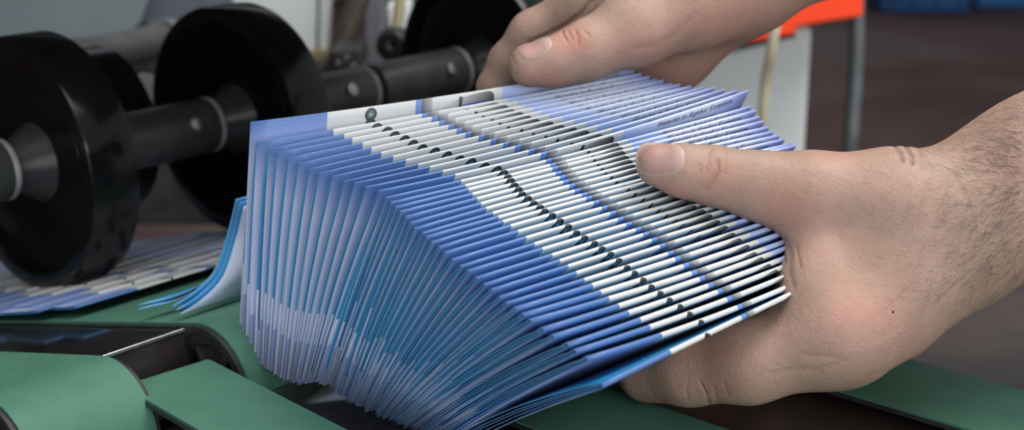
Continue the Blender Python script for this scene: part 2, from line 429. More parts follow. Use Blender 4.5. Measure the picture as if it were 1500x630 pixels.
# background machinery (each a solid slab or post at its own distance)
def slab_px(name, px, d, thick, mat, label, cat, parent=None, bevel=.003):
    """polygon outline seen at distance d, extruded away from the viewer in world space"""
    v = [P(x, y, d) for x, y in px]; n = len(v); w = [p+Vector((0, thick, 0)) for p in v]
    f = [tuple(range(n)), tuple(range(2*n-1, n-1, -1))]+[(k, (k+1) % n, n+(k+1) % n, n+k) for k in range(n)]
    o = mesh(name, v+w, f, mat, parent, smooth=False, bevel=bevel)
    if label: tag(o, label, cat)
    return o
slab_px('machine_cover', [(-260,-120),(262,-120),(205,34),(190,52),(-260,96)], 1.55, .03, M['panel_blue'], 'flat blue-grey machine cover at the top left', 'machine cover')
lp = empty('machine_door', P(400,0,1.5), label='light grey machine door with ochre lower trim behind the middle wheel', cat='machine door')
slab_px('door_panel', [(340,-140),(492,-140),(478,76),(340,84)], 1.5, .03, M['panel_light'], None, None, lp)
slab_px('door_trim', [(335,82),(480,74),(486,66),(492,66),(486,86),(335,95)], 1.49, .02, M['olive'], None, None, lp, bevel=.001)
slab_px('door_groove', [(468,-140),(472,-140),(467,74),(463,74)], 1.4985, .001, M['bar'], None, None, lp, bevel=.0)
bh = tube('brown_hose', spline([P(540,-60,1.35), P(522,10,1.35), P(503,60,1.35), P(488,100,1.35), P(455,128,1.38)], 8), .0105, M['brown_hose'])
tag(bh, 'brown corrugated hose hanging beside the light grey door', 'hose')
gp = empty('grey_post', P(548,90,1.5), label='slate grey machine post between hose and far wheel', cat='machine post')
slab_px('post_body', [(536,-140),(560,-140),(562,108),(532,108)], 1.42, .05, simple('slate', (.10,.10,.115), (.13,.13,.145), 8, .5), None, None, gp)
slab_px('post_foot', [(515,100),(600,98),(604,122),(512,124)], 1.40, .07, M['darksteel'], None, None, gp)
vb = empty('valve_block', P(505,85,1.25), label='dark valve block with bright screws left of the slate post', cat='valve')
slab_px('valve_body', [(482,76),(530,70),(532,100),(486,106)], 1.27, .05, M['darksteel'], None, None, vb)
for (x, y, r) in ((518,97,.0032), (508,84,.0025), (496,92,.0025)):
    lathe('screw', [(.0001,.003),(r*.8,.003),(r,.002),(r,0)], P(x, y, 1.265), (0,-1,.2), M['steel'], vb, seg=16)
vc = empty('cable_gland', P(578,70,1.3), label='round black cable gland beside the far wheel', cat='fitting')
lathe('gland_ring', [(.004,.012),(.011,.012),(.015,.009),(.0165,.003),(.0165,-.01)], P(578,66,1.3), (-.2,-1,.15), M['black'], vc, seg=32)
tube('gland_cable', spline([P(578,66,1.3), P(584,20,1.32), P(592,-70,1.36)], 8), .005, M['olive'], vc)
slab_px('dark_housing', [(-260,104),(190,52),(330,40),(335,96),(490,90),(620,80),(820,60),(1010,40),(1010,330),(-260,330)], 1.62, .12, M['darksteel'], 'dark lower housing behind the wheels', 'machine housing')
slab_px('pale_fitting', [(566,8),(600,4),(603,44),(570,46)], 1.5, .04, M['panel_light'], 'small pale machine fitting at the top behind the far wheel', 'fitting')
slab_px('top_housing', [(600,-140),(1010,-140),(1010,45),(600,80)], 1.70, .1, simple('warm_dark', (.030,.028,.022), (.055,.052,.042), 6, .6), 'dark brown housing behind the far wheel at the top', 'machine housing')
slab_px('angled_strut', [(262,-120),(345,-120),(345,42),(225,46),(205,34)], 1.66, .03, simple('strut_blue', (.10,.12,.16), (.16,.18,.24), 12, .5), 'blue-grey angled strut between cover and light door', 'strut')

# right-hand background
cb = empty('control_cabinet', (P(1120,200,1.75).x, P(1120,200,1.75).y, FLOORZ), label='white cabinet with a red top behind the leaflets', cat='cabinet')
pL = P(900, 60, 1.75); pR = P(1190, 60, 1.75); yb = pR.y
box('cabinet_body', (pL.x, yb, FLOORZ), (pR.x-pL.x,0,0), (0,.35,0), (0,0,P(1190,38,1.75).z-FLOORZ), M['cabinet'], cb, bevel=.01)
slab_px('red_top', [(980,-60),(1265,-60),(1265,24),(1166,40),(1166,50),(1068,68),(980,84)], 1.66, .3, M['red'], None, None, cb, bevel=.004)
slab_px('shadow_strip', [(980,84),(1068,68),(1166,50),(1166,55),(1068,78),(980,94)], 1.67, .1, M['black'], None, None, cb, bevel=.001)  # black strip stands in for the shadow line under the red top
ct = tube('cream_tube', spline([P(1140,-40,1.45), P(1137,20,1.45), P(1130,75,1.46), P(1122,120,1.48), P(1117,190,1.5), P(1114,300,1.55)], 8), .0058, M['cream'])
tag(ct, 'thin cream tube hanging in front of the white cabinet', 'tube')
hz = empty('grey_hose', P(1256,60,1.9), label='dark hose with a grey edge hanging right of the white cabinet', cat='hose')
tube('hose_body', spline([P(1258,-60,1.9), P(1258,30,1.9), P(1256,100,1.9), P(1252,160,1.9), P(1248,215,1.9), P(1240,330,1.95)], 8), .0075, M['hose'], hz)
tube('cable', spline([P(1249,-60,1.91), P(1249,30,1.91), P(1247,100,1.91), P(1243,160,1.91), P(1239,215,1.91), P(1230,330,1.96)], 8), .004, M['black'], hz)
def crate(p, sx, sy, sz, mat, label):
    root = empty('plastic_crate', p, label=label, cat='crate', group='blue crates on the floor')
    box('crate_body', p, (sx,0,0), (0,sy,0), (0,0,sz*.86), mat, root, bevel=.02)
    box('crate_rim', p+Vector((-.02,-.02,sz*.86)), (sx+.04,0,0), (0,sy+.04,0), (0,0,sz*.14), mat, root, bevel=.01)
    for k in range(4):
        box('rib', p+Vector((sx*(k+.5)/4-.01,-.015,.02)), (.02,0,0), (0,.02,0), (0,0,sz*.8), mat, root, bevel=.003)
gp1 = G(1290, 20, FLOORZ); gp2 = G(1425, 30, FLOORZ)
crate(gp1, .42, .4, .32, M['blue_crate'], 'dark blue crate on the floor at the top right')
gp2.y += .35; gp2.x += .12
crate(gp2, .25, .35, .34, M['blue_crate2'], 'lighter blue crate on the floor in the far top right')

# ------------------------------------------------------------------ the leaflet fan
N = 42; WL = .20; HL = .10
KEY = [0, 1, 6, 12, 13, 18, 23, 30, 35, 38, 40, 41]
TLk = [(367,180),(378,210),(452,249),(556,281),(566,291),(602,329),(642,365),(722,428),(778,474),(830,508),(860,530),(883,569)]
Mk = [(618,147),(627,166),(690,194),(801,225),(808,235),(833,267),(876,297),(963,352),(1021,401),(1059,429),(1088,452),(1093,466)]
TRk = [(930,95),(941,109),(995,125),(1097,134),(1101,157),(1134,196),(1174,222),(1232,270),(1270,310),(1290,335),(1300,352),(1302,368)]
BLk = [(354,500),(366,530),(417,550),(466,549),(475,562),(503,583),(528,598),(560,612),(585,624),(608,640),(632,658),(650,668)]
dTL = [.655,.650,.620,.576,.571,.558,.546,.527,.514,.508,.504,.497]
dBk = [.668,.664,.643,.617]
zBL = [0,-.003,-.008,-.012,-.014,-.018,-.020,-.018,0,0,0,0]
def interp(k, arr):
    for j in range(len(KEY)-1):
        if KEY[j] <= k <= KEY[j+1]:
            t = (k-KEY[j])/(KEY[j+1]-KEY[j]); a, b = arr[j], arr[j+1]
            if isinstance(a, tuple): return tuple(x+(y-x)*t for x, y in zip(a, b))
            return a+(b-a)*t
    return arr[-1]
def solve(px, py, p0, L, lo, hi):
    """distance along the sight line where the point is L from p0 (far solution)"""
    best = None
    for s in range(400):
        d = lo+(hi-lo)*s/399; e = abs((P(px, py, d)-p0).length-L)
        if best is None or e < best[0]: best = (e, d)
    return best[1]
leaf = []
for i in range(N):
    j = random.uniform
    tl = interp(i, TLk); m = interp(i, Mk); tr = interp(i, TRk); bl = interp(i, BLk); d = interp(i, dTL)
    jit = 0 if i in (0, 12, 13, 41) else 1
    tl = (tl[0]+j(-2.2,2.2)*jit, tl[1]+j(-1.6,1.6)*jit); tr = (tr[0]+j(-1.5,1.5)*jit, tr[1]+j(-1.5,1.5)*jit)
    m = (m[0]+j(-1.2,1.2)*jit, m[1]+j(-1,1)*jit)
    pTL = P(*tl, d)
    dTR = solve(*tr, pTL, WL, .60, .85); pTR = P(*tr, dTR)
    tm = .43; dm = d+(dTR-d)*tm
    pM = P(*m, dm)
    ctrl = (pM-pTL*(1-tm)**2-pTR*tm**2)/(2*tm*(1-tm))
    ctrl = ctrl*.95+((pTL+pTR)*.5)*.05
    bl = (bl[0]+j(-3,3)*jit, bl[1]+j(-3,3)*jit)
    dBL = solve(*bl, pTL, HL, d, d+.13)
    pBL = P(*bl, interp(i, dBk+[.61]*8)) if i <= 12 else P(*bl, dBL)
    V = pBL-pTL; V = V.normalized()*(HL*.7+V.length*.3)
    leaf.append((pTL, ctrl, pTR, V))
    if i % 6 == 0 or i in (12, 13, 41): print('LEAF', i, 'dTR %.3f dBL %.3f V %.3f zBL %.3f angle %.1f' % (dTR, dBL, V.length, pBL.z, math.degrees(math.acos(V.normalized().dot((pTR-pTL).normalized())))))
def S(i, a, b):
    if i < 0:
        p = S(0, a, b); return p+Vector((-.004*b, .006, 0))
    tl, c, tr, V = leaf[i]
    p = tl*(1-a)**2+c*(2*a*(1-a))+tr*a*a
    n = (tr-tl).cross(V).normalized()
    return p+V*b+n*(.0018*math.sin(math.pi*b))
def nback(i, a):
    tl, c, tr, V = leaf[max(i, 0)]
    n = (tr-tl).cross(V).normalized()
    return n if n.y > 0 else -n
NA = 18; BS = [0, .03, .07, .15, .3, .5, .72, 1.0]
ninner = 3
def gridmesh(name, rows, uvrows, mat, parent, thick=.00022):
    nb = len(rows); na = len(rows[0]); v = [p for r in rows for p in r]; f = []
    for r in range(nb-1):
        for c in range(na-1): f.append((r*na+c, r*na+c+1, (r+1)*na+c+1, (r+1)*na+c))
    me = bpy.data.meshes.new(name); me.from_pydata([tuple(p) for p in v], [], f); me.update()
    uv = me.uv_layers.new(name='UVMap')
    for poly in me.polygons:
        for li in poly.loop_indices:
            vi = me.loops[li].vertex_index; uv.data[li].uv = (uvrows[vi//na][vi % na])
    o = link(name, me, [mat, M['edge']], parent)
    s = o.modifiers.new('t', 'SOLIDIFY'); s.thickness = thick; s.offset = 0; s.material_offset_rim = 1
    return o
def text_mesh(body, size):
    cu = bpy.data.curves.new('t', 'FONT'); cu.body = body; cu.size = size; cu.shear = .22; cu.resolution_u = 2
    o = bpy.data.objects.new('t', cu); COL.objects.link(o)
    bpy.context.view_layer.update(); dg = bpy.context.evaluated_depsgraph_get()
    me = o.evaluated_get(dg).to_mesh(); v = [tuple(x.co) for x in me.vertices]; f = [tuple(p.vertices) for p in me.polygons]
    bpy.data.objects.remove(o); bpy.data.curves.remove(cu)
    x1 = max(p[0] for p in v); return [(p[0]/x1, p[1]) for p in v], f
TX = [(text_mesh('Weiterhin im Angebot: Komplette', .0046), .738, .957, .037), (text_mesh('Galvaniken und Hochleistungs-', .0046), .728, .925, .092)]
ORD = ['rearmost','second','third','fourth','fifth','sixth','seventh','eighth','ninth','tenth','eleventh','twelfth','thirteenth','fourteenth','fifteenth','sixteenth','seventeenth','eighteenth','nineteenth','twentieth','twenty-first']
def leaf_label(i):
    if i == 0: return 'rearmost folded leaflet of the fan, whole top edge visible, touched by the upper thumb'
    if i == 12: return 'folded leaflet standing proud mid-fan, its line of italic print fully readable above the lower thumb'
    if i == 13: return 'folded leaflet of the fan just in front of the one standing proud'
    if i == 11: return 'folded leaflet of the fan just behind the one standing proud'
    if i == N-1: return 'frontmost folded leaflet at the bottom of the fan, resting on the index finger'
    if i <= 20: return 'folded blue and white leaflet in the fan, %s counted from the rear' % ORD[i]
    return 'folded blue and white leaflet in the fan, %s counted from the front' % ORD[N-1-i]
for i in range(N):
    root = empty('leaflet', leaf[i][0], label=leaf_label(i), cat='leaflet', group='folded leaflets fanned out in the hands')
    k_fan = .42 if i <= 12 else .80
    th = .0008 if i < 11 else (.0010 if i < 14 else (.0014 if i < 33 else .0019))
    nb_ = nback(i, 0)
    def back(a, b, fr):
        s0 = S(i, a, b); s1 = S(i-1, a, b); D = s1-s0
        vd_ = leaf[i][3].normalized(); D = D-vd_*D.dot(vd_)
        ud_ = (leaf[i][2]-leaf[i][0]).normalized(); Du = ud_*D.dot(ud_)
        return s0+nb_*th*fr*min(1, b*25+.0)+Du*(k_fan*fr*min(1, .15+b*6))+(D-Du)*(k_fan*fr*(b**1.15))
    rows = []; uvs = []
    for b in reversed(BS[1:]):
        rows.append([S(i, a/NA, b) for a in range(NA+1)]); uvs.append([(a/NA, b+(.012*(1-b) if i > 12 else 0)) for a in range(NA+1)])
    vdir = leaf[i][3].normalized()
    for k in range(6):                      # rounded spine
        an = math.pi*k/5
        rows.append([S(i, a/NA, 0)+nb_*(th/2*(1-math.cos(an)))-vdir*(th*.38*math.sin(an)) for a in range(NA+1)])
        uvs.append([(a/NA, (.012 if i > 12 else .001)*(1-k/5)) for a in range(NA+1)])
    for b in BS[1:]:
        rows.append([back(a/NA, b, 1) for a in range(NA+1)]); uvs.append([(a/NA, -b) for a in range(NA+1)])
    gridmesh('cover', rows, uvs, M['cover'], root)
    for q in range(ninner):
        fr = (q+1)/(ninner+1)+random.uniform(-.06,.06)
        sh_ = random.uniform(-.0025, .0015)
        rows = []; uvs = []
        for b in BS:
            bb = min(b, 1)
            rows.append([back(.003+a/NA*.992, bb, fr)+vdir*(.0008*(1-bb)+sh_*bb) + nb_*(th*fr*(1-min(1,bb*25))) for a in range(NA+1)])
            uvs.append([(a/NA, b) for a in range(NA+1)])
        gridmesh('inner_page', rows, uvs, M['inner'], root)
    # printed words on the cover
    vv = []; ff = []
    for (tv, tf), a0, a1, b0 in TX:
        if i > 30: break
        o_ = len(vv)
        for x, y in tv:
            a = a0+(a1-a0)*x; b = b0-y/HL*1.0
            if i <= 12: vv.append(S(i, a, b)-nb_*.00028)
            else:                           # the print runs over the rounded fold
                arc = th*.5*math.pi*.88*.5; sd = max(b, 0)*HL
                if sd < arc:
                    an = math.pi/2*(sd/arc); an = math.pi/2-an
                    dr = (-nb_*math.cos(an)-vdir*math.sin(an)*.8).normalized()
                    vv.append(S(i, a, 0)+nb_*(th/2*(1-math.cos(an)))-vdir*(th*.38*math.sin(an))+dr*.0003)
                else: vv.append(S(i, a, (sd-arc)/HL)-nb_*.0003)
        ff += [tuple(o_+z for z in p) for p in tf]
    if vv:
        me = bpy.data.meshes.new('printed_text'); me.from_pydata([tuple(p) for p in vv], [], ff); me.update()
        link('printed_text', me, M['ink'], root, smooth=False)

# ------------------------------------------------------------------ leaflets lying on the belt under the wheels
nrmC = (UP*math.cos(TILT)-FW*math.sin(TILT)); backC = (-FW*math.cos(TILT)-UP*math.sin(TILT))
def lying(o, u, v, n, label, mat='cover'):
    root = empty('leaflet', o, label=label, cat='leaflet', group='leaflets lying on the belt under the wheels')
    rows = []; uvs = []
    for b in reversed(BS[1:]):
        rows.append([o+u*(WL*a/NA)+v*(HL*b) for a in range(NA+1)]); uvs.append([(a/NA, b) for a in range(NA+1)])
    for k in range(5):
        an = math.pi*k/4
        rows.append([o+u*(WL*a/NA)-n*(.0006*(1-math.cos(an)))-v*(.0006*math.sin(an)) for a in range(NA+1)]); uvs.append([(a/NA, .004) for a in range(NA+1)])
    for b in BS[1:]:
        rows.append([o+u*(WL*a/NA)+v*(HL*b)-n*.0012 for a in range(NA+1)]); uvs.append([(a/NA, -b) for a in range(NA+1)])
    gridmesh('cover', rows, uvs, M['cover'], root)
    r2 = [[o+u*(WL*(a/NA*.99+.005))+v*(HL*(b*.98+.01))-n*.0006 for a in range(NA+1)] for b in BS]
    gridmesh('inner_page', r2, [[(a/NA, b) for a in range(NA+1)] for b in BS], M['inner'], root)
    return root
LYN = 14
for k in range(LYN):
    s = .115+.024*k; lat = -.006+random.uniform(-.004,.012)-(.02 if k > 8 else 0)
    ang = random.uniform(-.05,.05)
    u = (A*math.cos(ang)+backC*math.sin(ang)); v = (backC*math.cos(ang)-A*math.sin(ang)).normalized()
    v = (v-nrmC*.036).normalized(); n = nrmC
    o = C0+backC*s+A*lat+n*(.0065+random.uniform(0,.0006))
    lab = 'blue and white leaflet lying on the belt under the wheels, %s from its front end' % ('frontmost' if k == 0 else ORD[k])
    lying(o, u, v, n, lab)

# curled leaflets slumped against the left end of the fan
def curled(ctrl, ext, widths, label, mats, name='leaflet', th=.0005):
    root = empty(name, ctrl[-1], label=label, cat='leaflet', group='slumped leaflets left of the fan')
    for q, (cc, mt) in enumerate(zip(widths, mats)):
        pts = spline([c+cc for c in ctrl], 8); n = len(pts); NE = 10
        rows = [[p+ext*(e/NE) for e in range(NE+1)] for p in pts]
        uvs = [[(e/NE, r/(n-1)) for e in range(NE+1)] for r in range(n)]
        gridmesh('cover' if q == 0 else 'inner_page', rows, uvs, mt, root, thick=th)
    return root
ext = A*.12
curled([P(357,302,.70), P(345,350,.70), P(326,405,.695), P(296,438,.69), P(262,461,.685)], ext, [Vector((0,0,0)), Vector((-.0018,.001,.0016)), Vector((-.004,.002,.003))],
       'curled leaflet standing against the left end of the fan, pale inside and cyan edge', [M['inside'], M['cyan_page'], M['cyan_page']])
curled([P(322,404,.72), P(290,425,.715), P(250,442,.71), P(200,454,.70)], A*.10, [Vector((0,0,0)), Vector((0,.002,.0016))],
       'dark cyan leaflet corner lying flat on the belt left of the curled one', [M['cyan_page'], M['cyan_page']])

# ------------------------------------------------------------------ hands
def sdf_mesh(name, prims, res, mat, cuts=()):
    """prims: (p0, r0, p1, r1, blend); smooth union of tapered limbs, meshed by surface nets"""
    allp = np.array([list(p) for q in prims for p in (q[0], q[2])]); allr = np.array([r for q in prims for r in (q[1], q[3])])
    lo = (allp-allr[:, None]).min(0)-.006; hi = (allp+allr[:, None]).max(0)+.006
    n = np.ceil((hi-lo)/res).astype(int)+1
    ax = [lo[k]+res*np.arange(n[k]) for k in range(3)]
    D = np.full(n, .05, dtype=np.float32)
    for p0, r0, p1, r1, kb in prims:
        a = np.array(p0); b = np.array(p1); m_ = max(r0, r1)+kb+.008
        l = np.minimum(a, b)-m_; h = np.maximum(a, b)+m_
        i0 = np.clip(((l-lo)/res).astype(int), 0, n); i1 = np.clip(((h-lo)/res).astype(int)+1, 0, n)
        sl = tuple(slice(i0[k], i1[k]) for k in range(3))
        X, Y, Z = np.meshgrid(ax[0][sl[0]], ax[1][sl[1]], ax[2][sl[2]], indexing='ij')
        ba = b-a; L2 = float(ba@ba)+1e-12
        hh = np.clip(((X-a[0])*ba[0]+(Y-a[1])*ba[1]+(Z-a[2])*ba[2])/L2, 0, 1)
        d = np.sqrt((X-a[0]-ba[0]*hh)**2+(Y-a[1]-ba[1]*hh)**2+(Z-a[2]-ba[2]*hh)**2)-(r0+(r1-r0)*hh)
        c = D[sl]; t = np.clip(.5+.5*(c-d)/kb, 0, 1)
        D[sl] = (c*(1-t)+d*t-kb*t*(1-t)).astype(np.float32)
    for p0, r0, p1, r1, kb in cuts:
        a = np.array(p0); b = np.array(p1); ba = b-a; L2 = float(ba@ba)+1e-12
        m_ = max(r0, r1)+kb+.004; l = np.minimum(a, b)-m_; h = np.maximum(a, b)+m_
        i0 = np.clip(((l-lo)/res).astype(int), 0, n); i1 = np.clip(((h-lo)/res).astype(int)+1, 0, n)
        sl = tuple(slice(i0[k], i1[k]) for k in range(3))
        X, Y, Z = np.meshgrid(ax[0][sl[0]], ax[1][sl[1]], ax[2][sl[2]], indexing='ij')
        hh = np.clip(((X-a[0])*ba[0]+(Y-a[1])*ba[1]+(Z-a[2])*ba[2])/L2, 0, 1)
        d = -(np.sqrt((X-a[0]-ba[0]*hh)**2+(Y-a[1]-ba[1]*hh)**2+(Z-a[2]-ba[2]*hh)**2)-(r0+(r1-r0)*hh))
        c = D[sl]; t = np.clip(.5-.5*(c-d)/kb, 0, 1)
        D[sl] = (c*(1-t)+d*t+kb*t*(1-t)).astype(np.float32)
    ins = D < 0
    cn = n-1; acc = np.zeros((*cn, 3), np.float32); cnt = np.zeros(cn, np.float32)
    corners = [(x, y, z) for x in (0, 1) for y in (0, 1) for z in (0, 1)]
    def cs(c): return tuple(slice(c[k], c[k]+cn[k]) for k in range(3))
    for c in corners:
        for k in range(3):
            if c[k] == 0:
                e = list(c); e[k] = 1
                da = D[cs(c)]; db = D[cs(e)]; x = (da < 0) != (db < 0)
                t = np.where(x, da/np.where(x, da-db, 1), 0)
                for m2 in range(3): acc[..., m2] += np.where(x, c[m2]+(t if m2 == k else 0), 0)
                cnt += x
    act = cnt > 0; idx = np.full(cn, -1, np.int64); idx[act] = np.arange(act.sum())
    ii = np.argwhere(act); V = (ii+acc[act]/cnt[act][:, None])*res+lo
    F_ = []
    for k in range(3):
        k1, k2 = (k+1) % 3, (k+2) % 3
        s0 = [slice(0, n[m2]) for m2 in range(3)]; s0[k] = slice(0, n[k]-1); s1 = list(s0); s1[k] = slice(1, n[k])
        a = ins[tuple(s0)]; b = ins[tuple(s1)]; e = np.argwhere(a != b)
        e = e[(e[:, k1] > 0) & (e[:, k2] > 0) & (e[:, k1] < n[k1]-1) & (e[:, k2] < n[k2]-1)]
        fl_ = a[tuple(e.T)]
        def g(o1, o2):
            q = e.copy(); q[:, k1] += o1; q[:, k2] += o2; return idx[tuple(q.T)]
        q = np.stack([g(-1,-1), g(0,-1), g(0,0), g(-1,0)], 1); q[~fl_] = q[~fl_][:, ::-1]
        F_.append(q)
    F_ = np.concatenate(F_); F_ = F_[(F_ >= 0).all(1)]
    # light Laplacian smoothing
    E0 = np.concatenate([F_[:, [0,1]], F_[:, [1,2]], F_[:, [2,3]], F_[:, [3,0]]])
    for it in range(5):
        s = np.zeros_like(V); c = np.zeros(len(V))
        for kk in range(3):
            s[:, kk] = np.bincount(E0[:, 0], V[E0[:, 1], kk], len(V))+np.bincount(E0[:, 1], V[E0[:, 0], kk], len(V))
        c = np.bincount(E0[:, 0], minlength=len(V))+np.bincount(E0[:, 1], minlength=len(V))
        V = V*.5+.5*s/np.maximum(c, 1)[:, None]
    me = bpy.data.meshes.new(name); me.from_pydata(V.tolist(), [], F_.tolist()); me.update()
    return me, V
def add_attr(me, name, arr):
    a = me.attributes.new(name, 'FLOAT', 'POINT'); a.data.foreach_set('value', arr.astype(np.float32))
def R_(px, d): return px/F*d
def limb(a, b, k=.006): return (tuple(P(a[0], a[1], a[2])), R_(a[3], a[2]), tuple(P(b[0], b[1], b[2])), R_(b[3], b[2]), k)
def proj(V):
    """image position of world points, used only to find where on the skin a crease runs"""
    x = V[:, 0]; y = V[:, 1]; z = V[:, 2]-CAM_H
    d = y*CP-z*SP; u = y*SP+z*CP
    return 750+x/d*F, 315-u/d*F, d
def seg_dist(qx, qy, pts):
    best = np.full(len(qx), 1e9)
    for (x0, y0), (x1, y1) in zip(pts[:-1], pts[1:]):
        bx, by = x1-x0, y1-y0; t = np.clip(((qx-x0)*bx+(qy-y0)*by)/(bx*bx+by*by), 0, 1)
        best = np.minimum(best, np.hypot(qx-x0-bx*t, qy-y0-by*t))
    return best
def creases(me, V, lines, reds, dmax):
    qx, qy, d = proj(V); c = np.zeros(len(V)); r = np.zeros(len(V)); ok = d < dmax
    for pts, w, s in lines: c = np.maximum(c, s*np.exp(-(seg_dist(qx, qy, pts)/w)**2)*ok)
    for x, y, rx, ry, s in reds: r = np.maximum(r, s*np.exp(-((qx-x)/rx)**2-((qy-y)/ry)**2)*ok)
    nn = np.array([v.normal[:] for v in me.vertices])
    V2 = V-nn*(c*.00055)[:, None]
    me.vertices.foreach_set('co', V2.astype(np.float32).ravel()); me.update()
    add_attr(me, 'crease', c); add_attr(me, 'redness', r)
def nail(parent, bvh, C, axis, nrm, length, width, lift=.0003, sag=.0):
    """C centre, axis tip->root, nrm outward; follows the finger surface"""
    ax = axis.normalized(); n = (nrm-ax*nrm.dot(ax)).normalized(); l = ax.cross(n)
    NU, NV = 30, 16; rows = []; uvs = []
    for i in range(NU+1):
        t = -math.cos(math.pi*i/NU); u = (t+1)/2; row = []; uv = []
        w = width*.5*max(1e-3, 1-abs(t)**3.0)**(1/2.6)*(1-.04*t)
        for j in range(NV+1):
            v = -1+2*j/NV
            o = C+ax*(t*length*.5)+l*(w*v)
            p = o+n*.03
            hit, hn, _, _ = bvh.ray_cast(p, -n, .08)
            if hit is None: hit = o; hn = n
            e = min(1, (1-abs(v))*5)*min(1, (1-abs(t))*8)
            row.append(hit+n*(lift*(.1+.9*e))); uv.append((u, v))
        rows.append(row); uvs.append(uv)
    o = gridmesh('thumbnail', rows, uvs, M['nail'], parent, thick=.0003)
    o.data.materials[1] = M['cuticle']
    path = [rows[i][0] for i in range(1, NU)]+[rows[NU][NV//2]]+[rows[i][NV] for i in range(NU-1, 0, -1)]+[rows[0][NV//2], rows[1][0]]
    tube('cuticle', [p-n*.0001 for p in path], .00028, M['cuticle'], parent, seg=8)
    o['label'] = 'pinkish thumbnail with a pale half-moon'
    return o

# ---- lower hand (gripping the front of the fan)
L = [
 limb((963,243,.600,31), (1000,250,.600,38), .004),
 limb((1000,250,.600,38), (1048,258,.602,41), .004),
 limb((1048,258,.602,41), (1110,272,.604,46), .006),
 limb((1110,272,.604,46), (1190,288,.604,60), .008),
 limb((1190,290,.604,60), (1310,312,.604,86), .012),
 limb((1310,312,.604,88), (1402,330,.610,96), .014),
 limb((1222,488,.588,72), (1385,365,.606,98), .014),
 limb((1205,400,.596,60), (1310,400,.604,92), .012),
 limb((1196,440,.590,56), (1225,480,.588,72), .012),
 limb((1262,500,.590,48), (1300,470,.596,60), .010),
 limb((1222,492,.588,72), (1098,531,.592,58), .008),     # index, base
 limb((1098,531,.592,58), (1010,543,.606,50), .006),
 limb((1010,543,.606,50), (948,547,.622,43), .005),
 limb((1265,470,.632,70), (1392,345,.628,88), .014),     # middle metacarpal
 limb((1250,490,.632,52), (1120,535,.648,42), .006),
 limb((1120,535,.648,42), (1030,540,.668,37), .005),
 limb((1030,540,.668,37), (965,530,.676,32), .005),
 limb((1290,450,.660,58), (1395,340,.640,80), .012),     # ring
 limb((1290,450,.660,50), (1170,520,.690,41), .006),
 limb((1170,520,.690,41), (1080,515,.715,36), .005),
 limb((1080,515,.715,36), (1020,500,.722,32), .005),
 limb((1330,420,.680,48), (1400,335,.650,70), .012),     # little
 limb((1330,420,.680,42), (1235,455,.715,34), .005),
 limb((1235,455,.715,34), (1160,450,.735,29), .005),
 limb((1400,332,.612,96), (1440,306,.612,98), .014),
 limb((1440,306,.612,98), (1520,262,.612,112), .014),
 limb((1520,262,.612,112), (1800,110,.600,140), .014),
 limb((1405,330,.638,84), (1520,262,.640,100), .014),
 limb((1520,262,.640,100), (1800,110,.630,125), .014),
]
me, V = sdf_mesh('hand', L, .00095, None)
c_lines = [
 ([(1042,218),(1036,228),(1038,240),(1034,252)], 2.2, .35), ([(1052,236),(1051,252),(1044,266),(1034,278)], 2.4, .6),
 ([(1065,222),(1066,238),(1062,254)], 2.2, .3), ([(1026,240),(1026,256)], 1.6, .3),
 ([(1150,352),(1158,372),(1156,396),(1162,420)], 4.0, .45), ([(1146,362),(1150,385)], 2.2, .7), ([(1166,360),(1172,392)], 2.5, .35),
 ([(1310,214),(1318,224),(1322,236)], 2.4, .9), ([(1326,214),(1334,226),(1336,240)], 2.4, .9), ([(1345,216),(1350,228)], 2.2, .6),
 ([(1008,556),(1005,570),(1008,586)], 1.8, .3), ([(1026,560),(1034,576),(1038,592)], 1.8, .45), ([(1046,566),(1050,588)], 1.6, .3),
 ([(1060,560),(1068,580)], 1.6, .2),
 ([(1130,548),(1165,540),(1200,542)], 4.5, .28), ([(1200,540),(1240,528)], 3, .3), ([(1262,552),(1300,545)], 4, .15),
 ([(1180,520),(1230,524)], 4, .3), ([(1395,250),(1420,300),(1430,350)], 4, .25), ([(1375,440),(1420,400)], 3, .25),
]
reds = [(1050,262,38,30,.45), (1145,300,40,40,.35), (1260,455,70,50,.30), (1240,420,60,40,.2), (985,280,30,14,.4), (1060,560,60,26,.25), (1220,230,60,20,.25), (1050,520,50,18,.3)]
creases(me, V, c_lines, reds, .66)
hand1 = link('hand', me, M['skin'])
tag(hand1, 'bare lower hand with hairy wrist gripping the front of the leaflet fan, thumb on top', 'hand', 'the two hands holding the leaflets')
bv = BVHTree.FromObject(hand1, bpy.context.evaluated_depsgraph_get())
vd = (Vector((0,0,CAM_H))-P(967,238,.6)).normalized()
ax1 = (P(1048,247,.602)-P(963,240,.600)).normalized()
nl = nail(hand1, bv, P(963,236,.600), ax1, vd+Vector((0,-.0,.22)), .0182, .0152)
